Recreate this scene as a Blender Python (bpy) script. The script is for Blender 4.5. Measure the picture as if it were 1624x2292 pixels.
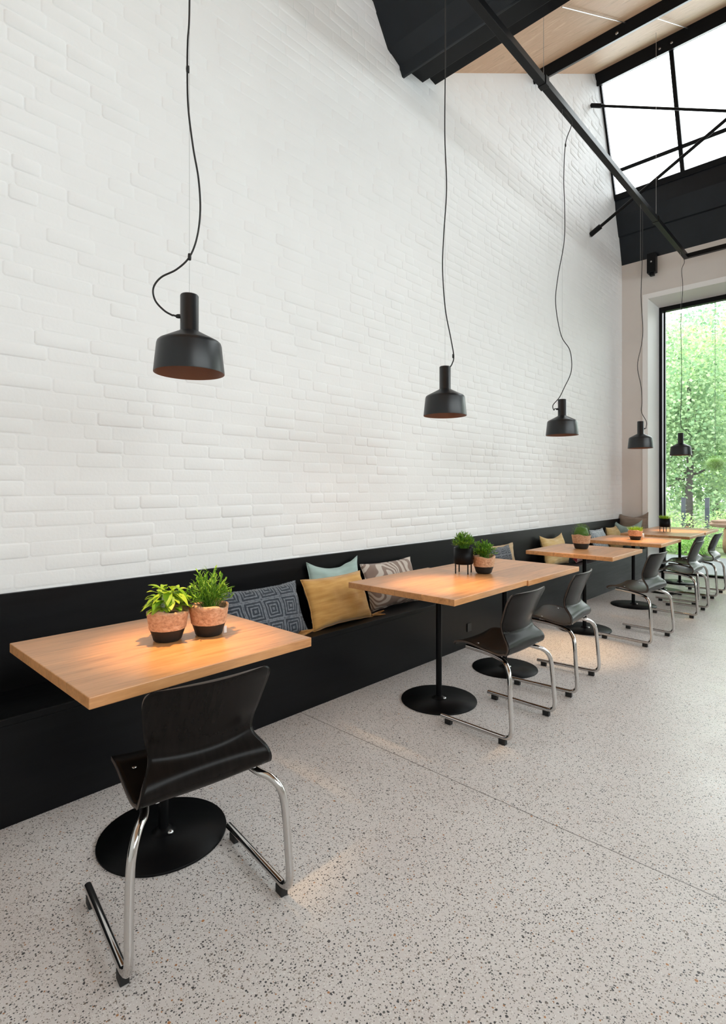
import bpy, bmesh, math, random
from mathutils import Vector, Matrix, noise
R = math.radians
rnd = random.Random(7)
C = bpy.context.scene.collection
sc = bpy.context.scene
for o in list(bpy.data.objects): bpy.data.objects.remove(o)

# ---------------------------------------------------------------- camera
CAMH, FPX, YAW, HORY = 1.36, 1208.0, 43.5, 1090.3
cd = bpy.data.cameras.new('camera'); cam = bpy.data.objects.new('camera', cd); C.objects.link(cam)
cd.sensor_fit = 'VERTICAL'; cd.sensor_height = 36.0; cd.lens = FPX * 36.0 / 2292.0
cd.shift_y = -(1146.0 - HORY) / 2292.0; cd.clip_start = 0.05; cd.clip_end = 300
cam.location = (0, 0, CAMH); cam.rotation_euler = (R(90), 0, R(YAW))
sc.camera = cam
# ---------------------------------------------------------------- exposure, world
sc.view_settings.view_transform = 'Standard'; sc.view_settings.look = 'None'
sc.view_settings.exposure = 0.95; sc.view_settings.gamma = 1.0; sc.view_settings.use_curve_mapping = False
SKY = 3.6
wd = bpy.data.worlds.new('overcast_sky'); sc.world = wd; wd.use_nodes = True
bg = wd.node_tree.nodes['Background']; bg.inputs[0].default_value = (0.93, 0.965, 1.0, 1); bg.inputs[1].default_value = SKY
cy = sc.cycles
cy.use_denoising = True; cy.max_bounces = 10; cy.diffuse_bounces = 6; cy.glossy_bounces = 5
cy.transmission_bounces = 6; cy.transparent_max_bounces = 16; cy.sample_clamp_indirect = 8.0
cy.caustics_reflective = False; cy.caustics_refractive = False

# room constants (metres; the brick wall lies along +Y, the room opens to +X)
WX, FY, BY, RX = -2.878, 8.93, -2.2, 4.5
def portal(loc, rot, sx, sy):
    l = bpy.data.lights.new('daylight_portal', 'AREA'); l.shape = 'RECTANGLE'; l.size = sx; l.size_y = sy
    l.cycles.is_portal = True; l.energy = 1
    o = bpy.data.objects.new('daylight_portal', l); C.objects.link(o); o.location = loc; o.rotation_euler = rot
    return o
GL0, GL1 = (7.98, 7.19), (8.60, 5.75)            # glazing of the saw-tooth roof, head and foot (y, z)
PER = 5.42                                       # saw-tooth period
gl_len = math.hypot(GL1[0]-GL0[0], GL1[1]-GL0[1]); gl_ang = math.atan2(GL0[1]-GL1[1], GL1[0]-GL0[0])
for k in (0, 1):
    yc, zc = (GL0[0]+GL1[0])/2 - PER*k, (GL0[1]+GL1[1])/2
    portal(((WX+RX)/2, yc+0.05, zc+0.02), (-(math.pi/2-(math.pi/2-gl_ang)), 0, 0), RX-WX, gl_len)
portal((1.0, FY+0.60, 2.1), (R(-90), 0, 0), 7.0, 4.2)
portal((RX+0.05, 3.5, 3.5), (R(90), 0, R(90)), 9.4, 2.4)

# ---------------------------------------------------------------- helpers
def link(name, me, mats, parent=None):
    o = bpy.data.objects.new(name, me); C.objects.link(o)
    for m in (mats if isinstance(mats, (list, tuple)) else [mats]): me.materials.append(m)
    if parent: o.parent = parent
    return o
def tag(o, label=None, cat=None, group=None, kind=None):
    if label: o['label'] = label
    if cat: o['category'] = cat
    if group: o['group'] = group
    if kind: o['kind'] = kind
    return o
def thing(name, label, cat, loc=(0, 0, 0), rz=0, group=None):
    o = bpy.data.objects.new(name, None); C.objects.link(o); o.empty_display_size = .1
    o.location = loc; o.rotation_euler = (0, 0, rz)
    return tag(o, label, cat, group)
def copy_tree(o, parent=None, name=None):
    c = o.copy(); C.objects.link(c)
    if parent: c.parent = parent
    for ch in list(o.children): copy_tree(ch, c)
    return c
class MB:
    def __init__(s): s.v = []; s.f = []; s.m = []; s.sm = []
    def add(s, vs, fs, mi=0, smooth=False):
        b = len(s.v); s.v += [tuple(v) for v in vs]
        s.f += [tuple(b+i for i in f) for f in fs]; s.m += [mi]*len(fs); s.sm += [smooth]*len(fs)
    def box(s, a, b, mi=0, mat=None):
        x0, y0, z0 = a; x1, y1, z1 = b
        vs = [(x0,y0,z0),(x1,y0,z0),(x1,y1,z0),(x0,y1,z0),(x0,y0,z1),(x1,y0,z1),(x1,y1,z1),(x0,y1,z1)]
        if mat: vs = [tuple(mat @ Vector(v)) for v in vs]
        s.add(vs, [(0,3,2,1),(4,5,6,7),(0,1,5,4),(1,2,6,5),(2,3,7,6),(3,0,4,7)], mi)
    def prism(s, poly, x0, x1, mi=0):            # poly = (y, z) points, extruded along X
        n = len(poly)
        vs = [(x0, p[0], p[1]) for p in poly] + [(x1, p[0], p[1]) for p in poly]
        s.add(vs, [tuple(range(n-1, -1, -1)), tuple(range(n, 2*n))] + [(i, (i+1) % n, n+(i+1) % n, n+i) for i in range(n)], mi)
    def lathe(s, prof, seg=48, o=(0, 0, 0), mi=0, cap=True, smooth=True):
        vs = []; fs = []
        for r, z in prof:
            for k in range(seg):
                a = 2*math.pi*k/seg; vs.append((o[0]+r*math.cos(a), o[1]+r*math.sin(a), o[2]+z))
        n = len(prof)
        for i in range(n-1):
            for k in range(seg):
                fs.append((i*seg+k, i*seg+(k+1) % seg, (i+1)*seg+(k+1) % seg, (i+1)*seg+k))
        s.add(vs, fs, mi, smooth)
        if cap:
            s.add([vs[k] for k in range(seg)], [tuple(range(seg-1, -1, -1))], mi)
            s.add([vs[(n-1)*seg+k] for k in range(seg)], [tuple(range(seg))], mi)
    def tube(s, pts, r, seg=12, mi=0, cap=True):
        pts = [Vector(p) for p in pts]; n = len(pts)
        rr = r if isinstance(r, (list, tuple)) else [r]*n
        T = [(pts[min(i+1, n-1)]-pts[max(i-1, 0)]).normalized() for i in range(n)]
        up = Vector((0, 0, 1)) if abs(T[0].z) < .9 else Vector((1, 0, 0))
        N = (up - T[0]*up.dot(T[0])).normalized(); vs = []; fs = []
        for i in range(n):
            N = (N - T[i]*N.dot(T[i])).normalized(); B = T[i].cross(N)
            for k in range(seg):
                a = 2*math.pi*k/seg; vs.append(tuple(pts[i]+(N*math.cos(a)+B*math.sin(a))*rr[i]))
        for i in range(n-1):
            for k in range(seg): fs.append((i*seg+k, i*seg+(k+1) % seg, (i+1)*seg+(k+1) % seg, (i+1)*seg+k))
        s.add(vs, fs, mi, True)
        if cap:
            s.add(vs[:seg], [tuple(range(seg-1, -1, -1))], mi); s.add(vs[-seg:], [tuple(range(seg))], mi)
    def mesh(s, name):
        me = bpy.data.meshes.new(name); me.from_pydata(s.v, [], s.f); me.update()
        me.polygons.foreach_set('material_index', s.m); me.polygons.foreach_set('use_smooth', s.sm); me.update()
        return me
    def build(s, name, mats, parent=None, bevel=0, bseg=2):
        o = link(name, s.mesh(name), mats, parent)
        if bevel:
            b = o.modifiers.new('bevel', 'BEVEL'); b.width = bevel; b.segments = bseg; b.limit_method = 'ANGLE'; b.angle_limit = R(40)
        return o
def spline(P, n=8):
    P = [Vector(p) for p in P]; out = []
    for i in range(len(P)-1):
        a, b, c, d = P[max(i-1, 0)], P[i], P[i+1], P[min(i+2, len(P)-1)]
        for k in range(n):
            t = k/n
            out.append(0.5*((2*b)+(c-a)*t+(2*a-5*b+4*c-d)*t*t+(3*b-a-3*c+d)*t**3))
    return out+[P[-1]]
def struct(o): o['kind'] = 'structure'; return o

# ---------------------------------------------------------------- materials
def newmat(name):
    m = bpy.data.materials.new(name); m.use_nodes = True
    return m, m.node_tree.nodes, m.node_tree.links, m.node_tree.nodes['Principled BSDF']
def setp(b, col=None, rough=None, metal=None, spec=None, coat=None, coatr=None, sheen=None):
    if col is not None: b.inputs['Base Color'].default_value = (*col, 1)
    if rough is not None: b.inputs['Roughness'].default_value = rough
    if metal is not None: b.inputs['Metallic'].default_value = metal
    if spec is not None: b.inputs['Specular IOR Level'].default_value = spec
    if coat is not None: b.inputs['Coat Weight'].default_value = coat
    if coatr is not None: b.inputs['Coat Roughness'].default_value = coatr
    if sheen is not None: b.inputs['Sheen Weight'].default_value = sheen
def texco(N, L, kind='Object', scale=(1, 1, 1), rot=(0, 0, 0)):
    t = N.new('ShaderNodeTexCoord'); mp = N.new('ShaderNodeMapping'); L.new(t.outputs[kind], mp.inputs[0])
    mp.inputs['Scale'].default_value = scale; mp.inputs['Rotation'].default_value = rot
    return mp.outputs[0]
def nz(N, L, co, scale, detail=4, rough=.5, dist=0):
    n = N.new('ShaderNodeTexNoise'); n.inputs['Scale'].default_value = scale; n.inputs['Detail'].default_value = detail
    n.inputs['Roughness'].default_value = rough; n.inputs['Distortion'].default_value = dist
    if co: L.new(co, n.inputs['Vector'])
    return n.outputs[0]
def ramp(N, L, fac, stops, interp='LINEAR'):
    r = N.new('ShaderNodeValToRGB'); r.color_ramp.interpolation = interp
    e = r.color_ramp.elements
    while len(e) < len(stops): e.new(.5)
    for i, (p, c) in enumerate(stops):
        e[i].position = p; e[i].color = (*c, 1) if len(c) == 3 else c
    L.new(fac, r.inputs[0]); return r.outputs[0]
def mathn(N, L, op, a, b=None, c=None):
    m = N.new('ShaderNodeMath'); m.operation = op
    for i, x in enumerate((a, b, c)):
        if x is None: continue
        if isinstance(x, (int, float)): m.inputs[i].default_value = x
        else: L.new(x, m.inputs[i])
    return m.outputs[0]
def mix(N, L, fac, a, b, mode='MIX'):
    m = N.new('ShaderNodeMix'); m.data_type = 'RGBA'; m.blend_type = mode
    for sock, x in ((m.inputs[0], fac), (m.inputs[6], a), (m.inputs[7], b)):
        if isinstance(x, (int, float)): sock.default_value = x
        elif isinstance(x, tuple): sock.default_value = (*x, 1)
        else: L.new(x, sock)
    return m.outputs[2]
def bump(N, L, b, h, strength=.3, dist=.01):
    n = N.new('ShaderNodeBump'); n.inputs['Strength'].default_value = strength; n.inputs['Distance'].default_value = dist
    L.new(h, n.inputs['Height']); L.new(n.outputs[0], b.inputs['Normal'])
def plain(name, col, rough=.5, metal=0, spec=.5, coat=0, coatr=.1, nscale=0, nstr=.15, var=0, vscale=8):
    m, N, L, b = newmat(name); setp(b, col, rough, metal, spec, coat, coatr)
    if var:
        f = nz(N, L, texco(N, L), vscale, 4)
        d = tuple(max(0, c*(1-var)) for c in col); u = tuple(min(1, c*(1+var)) for c in col)
        L.new(ramp(N, L, f, [(.3, d), (.7, u)]), b.inputs['Base Color'])
    if nscale: bump(N, L, b, nz(N, L, texco(N, L), nscale, 4), nstr, .002)
    return m
M = {}
M['brick'] = plain('white_painted_brick', (.825, .83, .835), .6, nscale=60, nstr=.35, var=.015, vscale=3)
M['plaster'] = plain('pale_plaster', (.70, .655, .62), .8, nscale=40, nstr=.15, var=.03, vscale=2)
M['white'] = plain('white_paint', (.89, .885, .88), .6, nscale=30, nstr=.1)
M['steel'] = plain('black_painted_steel', (.003, .0035, .0045), .40, spec=.18, nscale=25, nstr=.05, var=.2)
M['steel2'] = plain('dark_blue_grey_sheet', (.004, .007, .011), .34, spec=.36, nscale=20, nstr=.05, var=.2)
M['frame'] = plain('black_aluminium', (.003, .003, .0035), .35, spec=.2)
M['bolt'] = plain('zinc_bolt', (.6, .6, .6), .3, 1)
M['chrome'] = plain('chrome_tube', (.60, .585, .57), .09, 1)
M['rubber'] = plain('black_rubber', (.008, .008, .008), .6)
M['blackpowder'] = plain('black_powder_coat', (.003, .003, .0035), .40, spec=.14, nscale=200, nstr=.1)
M['lamp'] = plain('matt_black_lamp_enamel', (.005, .006, .008), .36, spec=.5)
M['copper'] = plain('copper_brown_enamel', (.22, .095, .055), .5, metal=.1)
M['cord'] = plain('black_textile_cord', (.012, .012, .012), .6)
M['cordg'] = plain('grey_steel_wire', (.45, .45, .45), .4, .6)
M['soil'] = plain('dark_soil', (.02, .014, .01), .95)
M['tag'] = plain('white_plastic_tag', (.85, .85, .85), .4)
M['basketb'] = plain('black_dyed_seagrass', (.010, .010, .010), .6, nscale=90, nstr=.6)
def m_basket():
    m, N, L, b = newmat('natural_seagrass'); setp(b, rough=.75)
    co = texco(N, L, scale=(1, 1, 1.6)); f = nz(N, L, co, 60, 4, .6, .5)
    L.new(ramp(N, L, f, [(.3, (.40, .21, .12)), (.5, (.60, .35, .21)), (.75, (.76, .50, .34))]), b.inputs['Base Color'])
    bump(N, L, b, f, .8, .006); return m
M['basket'] = m_basket()
def m_wood():
    m, N, L, b = newmat('oiled_oak'); setp(b, rough=.36, spec=.45, coat=.25, coatr=.3)
    t = N.new('ShaderNodeTexCoord'); info = N.new('ShaderNodeObjectInfo')
    sep = N.new('ShaderNodeSeparateXYZ'); L.new(t.outputs['Object'], sep.inputs[0])
    px = mathn(N, L, 'ADD', mathn(N, L, 'MULTIPLY', sep.outputs[0], 5.3), mathn(N, L, 'MULTIPLY', info.outputs['Random'], 7.0))
    pid = mathn(N, L, 'FLOOR', px); fr = mathn(N, L, 'FRACT', px)
    wn = N.new('ShaderNodeTexWhiteNoise'); wn.noise_dimensions = '1D'; L.new(pid, wn.inputs['W'])
    cb = N.new('ShaderNodeCombineXYZ')
    L.new(mathn(N, L, 'MULTIPLY', sep.outputs[0], 14.0), cb.inputs[0])
    L.new(mathn(N, L, 'ADD', mathn(N, L, 'MULTIPLY', sep.outputs[1], 1.3), mathn(N, L, 'MULTIPLY', wn.outputs[0], 40.0)), cb.inputs[1])
    L.new(mathn(N, L, 'MULTIPLY', sep.outputs[2], 14.0), cb.inputs[2])
    g1 = nz(N, L, cb.outputs[0], 1.6, 5, .6, 1.2); g2 = nz(N, L, cb.outputs[0], 7, 6, .65, .3)
    col = ramp(N, L, g1, [(.25, (.38, .155, .05)), (.42, (.60, .285, .115)), (.6, (.72, .36, .155)), (.8, (.82, .44, .205))])
    col = mix(N, L, .30, col, ramp(N, L, g2, [(.3, (.40, .165, .055)), (.7, (.78, .41, .18))]))
    tone = ramp(N, L, wn.outputs[0], [(0, (.86, .84, .82)), (1, (1.1, 1.08, 1.05))])
    col = mix(N, L, 1.0, col, tone, 'MULTIPLY')
    v = N.new('ShaderNodeTexVoronoi'); v.inputs['Scale'].default_value = 3.1
    vc = N.new('ShaderNodeCombineXYZ'); L.new(mathn(N, L, 'MULTIPLY', sep.outputs[0], 1.9), vc.inputs[0]); L.new(mathn(N, L, 'ADD', sep.outputs[1], mathn(N, L, 'MULTIPLY', info.outputs['Random'], 9.0)), vc.inputs[1])
    L.new(vc.outputs[0], v.inputs['Vector'])
    knot = ramp(N, L, v.outputs['Distance'], [(.0, (1, 1, 1)), (.035, (.7, .7, .7)), (.07, (0, 0, 0))])
    col = mix(N, L, mathn(N, L, 'MULTIPLY', knot, .7), col, (.14, .06, .025))
    seam = mathn(N, L, 'LESS_THAN', fr, .012)
    col = mix(N, L, mathn(N, L, 'MULTIPLY', seam, .45), col, (.12, .055, .025))
    L.new(col, b.inputs['Base Color']); bump(N, L, b, g2, .12, .002); return m
M['wood'] = m_wood()
def m_bench():
    m, N, L, b = newmat('black_stained_timber'); setp(b, rough=.34, spec=.16)
    co = texco(N, L, scale=(8, .7, 8)); f = nz(N, L, co, 3, 6, .6, .5)
    L.new(ramp(N, L, f, [(.3, (.0025, .0025, .003)), (.7, (.005, .005, .006))]), b.inputs['Base Color'])
    L.new(ramp(N, L, f, [(.3, (.34, .34, .34)), (.7, (.44, .44, .44))]), b.inputs['Roughness'])
    bump(N, L, b, f, .12, .003); return m
M['bench'] = m_bench()
def m_shell():
    m, N, L, b = newmat('black_stained_plywood'); setp(b, rough=.26, spec=.12)
    co = texco(N, L, scale=(3, 14, 3)); f = nz(N, L, co, 4, 5, .6)
    L.new(ramp(N, L, f, [(.3, (.005, .004, .0035)), (.7, (.010, .0075, .0065))]), b.inputs['Base Color'])
    return m
M['shell'] = m_shell(); M['shelledge'] = plain('brown_plywood_edge', (.075, .055, .045), .4)
def m_ply():
    m, N, L, b = newmat('plywood_sheathing'); setp(b, rough=.55)
    co = texco(N, L, scale=(.9, 3.2, 3.2)); f = nz(N, L, co, 2.2, 5, .6, 2.2)
    L.new(ramp(N, L, f, [(.3, (.50, .29, .16)), (.46, (.70, .46, .29)), (.54, (.66, .41, .25)), (.7, (.80, .57, .39))]), b.inputs['Base Color'])
    return m
M['ply'] = m_ply()
def m_terrazzo():
    m, N, L, b = newmat('polished_terrazzo'); setp(b, rough=.36, spec=.45)
    co = texco(N, L)
    base = ramp(N, L, nz(N, L, co, 1.4, 4, .6), [(.3, (.66, .605, .585)), (.7, (.76, .725, .71))])
    wv = N.new('ShaderNodeVectorMath'); wv.operation = 'ADD'; nn = N.new('ShaderNodeTexNoise'); nn.inputs['Scale'].default_value = 260
    sm = N.new('ShaderNodeVectorMath'); sm.operation = 'SCALE'; sm.inputs['Scale'].default_value = .004
    L.new(co, nn.inputs['Vector']); L.new(nn.outputs['Color'], sm.inputs[0]); L.new(co, wv.inputs[0]); L.new(sm.outputs[0], wv.inputs[1])
    def chips(scale, stops, thr, dens, base):
        v = N.new('ShaderNodeTexVoronoi'); v.inputs['Scale'].default_value = scale; L.new(wv.outputs[0], v.inputs['Vector'])
        s = N.new('ShaderNodeSeparateColor'); L.new(v.outputs['Color'], s.inputs[0])
        rad = mathn(N, L, 'MULTIPLY_ADD', s.outputs[2], thr*.6, thr*.5)
        a = mathn(N, L, 'LESS_THAN', v.outputs['Distance'], rad)
        d = mathn(N, L, 'LESS_THAN', s.outputs[0], dens)
        return mix(N, L, mathn(N, L, 'MULTIPLY', a, d), base, ramp(N, L, s.outputs[1], stops, 'CONSTANT'))
    c = chips(210, [(0, (.40, .35, .31)), (.25, (.85, .83, .81)), (.5, (.22, .20, .185)), (.7, (.70, .66, .62)), (.88, (.12, .11, .105))], .46, .62, base)
    c = chips(120, [(0, (.055, .055, .058)), (.30, (.12, .115, .11)), (.50, (.20, .16, .13)), (.64, (.72, .70, .68)), (.82, (.34, .30, .27)), (.94, (.42, .20, .09))], .46, .50, c)
    c = chips(70, [(0, (.07, .065, .065)), (.45, (.70, .68, .65)), (.7, (.20, .17, .15)), (.9, (.48, .22, .09))], .34, .12, c)
    sep = N.new('ShaderNodeSeparateXYZ'); L.new(co, sep.inputs[0])
    wob = mathn(N, L, 'MULTIPLY', mathn(N, L, 'SUBTRACT', nz(N, L, co, 9, 3), .5), .006)
    msk = None
    for y0 in (2.105, 5.60, -1.4):
        d = mathn(N, L, 'ABSOLUTE', mathn(N, L, 'SUBTRACT', mathn(N, L, 'ADD', sep.outputs[1], wob), y0))
        k = mathn(N, L, 'LESS_THAN', d, .0028); msk = k if msk is None else mathn(N, L, 'MAXIMUM', msk, k)
    c = mix(N, L, mathn(N, L, 'MULTIPLY', msk, .75), c, (.12, .10, .09))
    L.new(c, b.inputs['Base Color']); 
    L.new(ramp(N, L, nz(N, L, co, 5, 4), [(.3, (.30, .30, .30)), (.7, (.42, .42, .42))]), b.inputs['Roughness'])
    return m
M['terrazzo'] = m_terrazzo()
def m_glass():
    m, N, L, b = newmat('clear_glass'); N.remove(b)
    tr = N.new('ShaderNodeBsdfTransparent'); tr.inputs[0].default_value = (.95, .97, .96, 1)
    gl = N.new('ShaderNodeBsdfGlossy'); gl.inputs['Roughness'].default_value = .02
    fr = N.new('ShaderNodeFresnel'); fr.inputs[0].default_value = 1.45
    ms = N.new('ShaderNodeMixShader'); L.new(fr.outputs[0], ms.inputs[0]); L.new(tr.outputs[0], ms.inputs[1]); L.new(gl.outputs[0], ms.inputs[2])
    L.new(ms.outputs[0], N['Material Output'].inputs[0]); return m
M['glass'] = m_glass()
def m_leaf(name, c0, c1, tl=.35, rough=.45, hue=True):
    m, N, L, b = newmat(name); setp(b, rough=rough, spec=.35)
    g = N.new('ShaderNodeNewGeometry'); f = g.outputs['Random Per Island']
    col = ramp(N, L, f, [(0, c0), (1, c1)]); L.new(col, b.inputs['Base Color'])
    t = N.new('ShaderNodeBsdfTranslucent'); L.new(col, t.inputs[0])
    ms = N.new('ShaderNodeMixShader'); ms.inputs[0].default_value = tl
    L.new(b.outputs[0], ms.inputs[1]); L.new(t.outputs[0], ms.inputs[2]); L.new(ms.outputs[0], N['Material Output'].inputs[0]); return m
M['basil'] = m_leaf('basil_leaf', (.16, .36, .02), (.45, .62, .06), .35)
M['herb'] = m_leaf('herb_leaf', (.07, .22, .02), (.26, .48, .05), .3)
M['thyme'] = m_leaf('thyme_leaf', (.07, .17, .025), (.24, .40, .08), .25)
M['chive'] = m_leaf('chive_blade', (.16, .36, .02), (.40, .60, .05), .3)
M['treeleaf'] = m_leaf('tree_leaf', (.17, .31, .15), (.46, .60, .33), .45, .5)
M['treeleaf2'] = m_leaf('tree_leaf_bluish', (.15, .30, .16), (.34, .52, .30), .45, .5)
M['treeleaf3'] = m_leaf('young_tree_leaf', (.28, .46, .15), (.56, .72, .32), .5, .5)
M['grassl'] = m_leaf('bed_leaf', (.13, .34, .06), (.34, .52, .14), .4, .5)
M['bark'] = plain('grey_bark', (.07, .06, .055), .85, nscale=20, nstr=.6, var=.3)
M['stone'] = plain('sandy_stone', (.17, .10, .05), .8, nscale=10, nstr=.6, var=.3, vscale=6)
M['slab'] = plain('weathered_sandstone', (.20, .13, .09), .8, nscale=15, nstr=.5, var=.2, vscale=5)
M['paving'] = plain('pale_grey_paving', (.10, .105, .11), .55, nscale=30, nstr=.2, var=.08, vscale=3)
M['earth'] = plain('garden_earth', (.10, .13, .05), .9, var=.3, vscale=3)
M['orange'] = plain('orange_petals', (.75, .16, .06), .6); M['whitep'] = plain('white_petals', (.8, .78, .78), .6)
M['post'] = plain('dark_post', (.03, .035, .05), .6)
def m_fabric(name, cols, kind='plain', scale=1.0, bstr=.3):
    m, N, L, b = newmat(name); setp(b, rough=.85, spec=.2, sheen=.25)
    co = texco(N, L)
    weave = nz(N, L, co, 400, 2)
    if kind == 'plain':
        f = nz(N, L, texco(N, L, scale=(2, 1, 14)), 3, 4)
        c = ramp(N, L, f, [(.3, cols[0]), (.7, cols[1])]); bump(N, L, b, weave, bstr, .002)
    elif kind == 'swirl':
        f = nz(N, L, co, 3.0*scale, 1, .4, .4)
        s = mathn(N, L, 'SINE', mathn(N, L, 'MULTIPLY', f, 105.0))
        c = ramp(N, L, mathn(N, L, 'MULTIPLY_ADD', s, .5, .5), [(.35, cols[0]), (.55, cols[1])]); bump(N, L, b, weave, bstr, .002)
    else:                                                        # maze: nested square bands
        sep = N.new('ShaderNodeSeparateXYZ')
        d = N.new('ShaderNodeTexNoise'); d.inputs['Scale'].default_value = 14; L.new(co, d.inputs['Vector'])
        sv = N.new('ShaderNodeVectorMath'); sv.operation = 'SCALE'; sv.inputs['Scale'].default_value = .012; L.new(d.outputs['Color'], sv.inputs[0])
        av = N.new('ShaderNodeVectorMath'); av.operation = 'ADD'; L.new(co, av.inputs[0]); L.new(sv.outputs[0], av.inputs[1]); L.new(av.outputs[0], sep.inputs[0])
        def cell(x, off): return mathn(N, L, 'ABSOLUTE', mathn(N, L, 'SUBTRACT', mathn(N, L, 'FRACT', mathn(N, L, 'ADD', mathn(N, L, 'MULTIPLY', x, 7.5*scale), off)), .5))
        mx = mathn(N, L, 'MAXIMUM', cell(sep.outputs[0], .2), cell(sep.outputs[2], .1))
        s = mathn(N, L, 'SINE', mathn(N, L, 'MULTIPLY', mx, 44.0))
        f = mathn(N, L, 'MULTIPLY_ADD', s, .5, .5); f = mathn(N, L, 'MULTIPLY', f, ramp(N, L, nz(N, L, co, 60, 4), [(.3, (.5, .5, .5)), (.7, (1, 1, 1))]))
        c = ramp(N, L, f, [(.35, cols[0]), (.7, cols[1])]); bump(N, L, b, f, .4, .006)
    L.new(c, b.inputs['Base Color']); return m
M['navy'] = m_fabric('navy_maze_velvet', ((.035, .042, .055), (.17, .185, .21)), 'maze')
M['mustard'] = m_fabric('mustard_linen', ((.50, .25, .065), (.68, .39, .13)))
M['tassel'] = m_fabric('ochre_tassel', ((.38, .17, .04), (.50, .25, .07)))
M['sage'] = m_fabric('sage_green_cotton', ((.33, .44, .42), (.40, .52, .49)))
M['swirl'] = m_fabric('beige_swirl_print', ((.27, .19, .155), (.60, .52, .46)), 'swirl')
M['yellow'] = m_fabric('soft_yellow_cotton', ((.62, .40, .14), (.78, .58, .30)))
M['red'] = m_fabric('wine_red_print', ((.28, .03, .05), (.60, .42, .40)), 'swirl', 2)
M['bluepale'] = m_fabric('pale_blue_print', ((.30, .36, .42), (.72, .76, .78)), 'maze', 1.2)
M['brownc'] = m_fabric('taupe_linen', ((.24, .18, .14), (.34, .27, .22)))
M['tan'] = m_fabric('tan_cotton', ((.50, .34, .18), (.62, .46, .28)))

# ---------------------------------------------------------------- building shell
CSL = .553
def ceil_z(y, k=0): return 5.26 + CSL*(y + PER*k - 4.273)
def prof(y):                                        # height of the left wall at y
    if y > 8.60: return 5.75 - (y-8.60)*2.6
    if y > GL0[0]: return GL0[1] - (y-GL0[0])*(GL0[1]-GL1[1])/(GL1[0]-GL0[0])
    if y > 3.95: return ceil_z(y)+.03
    if y > 3.18: return 5.75 - (y-3.18)*.85
    if y > GL0[0]-PER: return GL0[1] - (y+PER-GL0[0])*(GL0[1]-GL1[1])/(GL1[0]-GL0[0])
    return ceil_z(y, 1)+.03
mb = MB(); mb.box((WX-.3, BY-.3, -.12), (RX+.3, FY+.62, 0)); struct(mb.build('floor', M['terrazzo']))
ys = [BY] + [BY+.2*i for i in range(1, 200) if BY+.2*i < FY] + [FY]
ys = sorted(set(ys+[2.56, 3.17, 3.181, 3.949, 3.951, 7.97, 7.98, 8.60]))
mb = MB(); n = len(ys)
slabx = WX-.004
vs = []
for x in (slabx, WX-.30):
    vs += [(x, y, 0) for y in ys] + [(x, y, prof(y)) for y in ys]
fs = []
for i in range(n-1):
    fs += [(i, i+1, n+i+1, n+i), (2*n+i, 3*n+i, 3*n+i+1, 2*n+i+1), (n+i, n+i+1, 3*n+i+1, 3*n+i)]
fs += [(0, n, 3*n, 2*n), (n-1, 3*n-1, 4*n-1, 2*n-1)]
mb.add(vs, fs)
CO, BL = .072, .25                                   # brick courses, painted over
row = 0; z = .02
while z < 7.3:
    y = BY - rnd.random()*BL
    while y < FY:
        L_ = BL*rnd.choice([1, 1, .95, 1.06, .9, .55, .5]); a, b_ = max(y, BY), min(y+L_, FY); y += L_
        if b_-a < .05: continue
        if z > min(prof(a), prof(b_)) - .01: continue
        j = rnd.uniform(.0005, .0055); dep = rnd.choice([.0006, .0012, .002, .003, .004, .005])*rnd.uniform(.7, 1.1); tz = rnd.uniform(-.0035, .0035); c_ = .009
        y0, y1, z0, z1 = a+j*.5, b_-j*.5, z+j*.5+tz, z+CO-j*.5+tz
        wv = .006*noise.noise(Vector((a*.9, z*.5, 3))); z0 += wv; z1 += wv; zt = min(prof(a), prof(b_)); z1 = min(z1, zt)
        if z1-z0 < .025: continue
        ring = []
        for ins, d in ((0, 0), (.0035, dep*.65), (.009, dep)):
            cc = c_*(1-ins*20)
            p0, p1, q0, q1 = y0+ins, y1-ins, z0+ins, z1-ins
            sl = rnd.uniform(-.0012, .0012)
            ring.append([(slabx+d, *p) for p in ((p0+cc, q0), (p1-cc, q0+sl), (p1, q0+cc+sl), (p1, q1-cc), (p1-cc, q1), (p0+cc, q1+sl), (p0, q1-cc), (p0, q0+cc))])
        vv = ring[0]+ring[1]+ring[2]; ff = []
        for r_ in (0, 1):
            for k in range(8): ff.append((r_*8+k, r_*8+(k+1) % 8, r_*8+8+(k+1) % 8, r_*8+8+k))
        ff.append(tuple(range(16, 24))); mb.add(vv, ff, 0, True)
    z += CO; row += 1
struct(mb.build('wall_left', M['brick']))

# far wall with the tall window opening (deep white reveal)
OX0, OX1, OZ, GY = -2.505, 4.2, 4.22, 9.50
mb = MB(); mb.box((WX-.3, FY, 0), (OX0-.012, FY+.62, 5.6)); mb.box((OX0-.012, FY, OZ+.012), (RX+.3, FY+.62, 5.6)); mb.box((OX1, FY, 0), (RX+.3, FY+.62, OZ+.012))
struct(mb.build('wall_far', M['plaster']))
mb = MB(); mb.box((OX0-.012, FY-.012, 0), (OX0, GY+.1, OZ)); mb.box((OX0-.012, FY-.012, OZ), (OX1, GY+.1, OZ+.012))
mb.box((OX0-.075, FY-.012, 0), (OX0-.012, FY-.0005, OZ+.075)); mb.box((OX0-.012, FY-.012, OZ+.012), (OX1, FY-.0005, OZ+.075))
struct(mb.build('trim_1', M['white']))
mb = MB(); mb.box((OX0, GY, OZ-.07), (OX1, GY+.09, OZ)); mb.box((OX0, GY, 0), (OX1, GY+.09, .03)); mb.box((OX0, GY, .03), (OX0+.045, GY+.09, OZ-.07))
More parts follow.
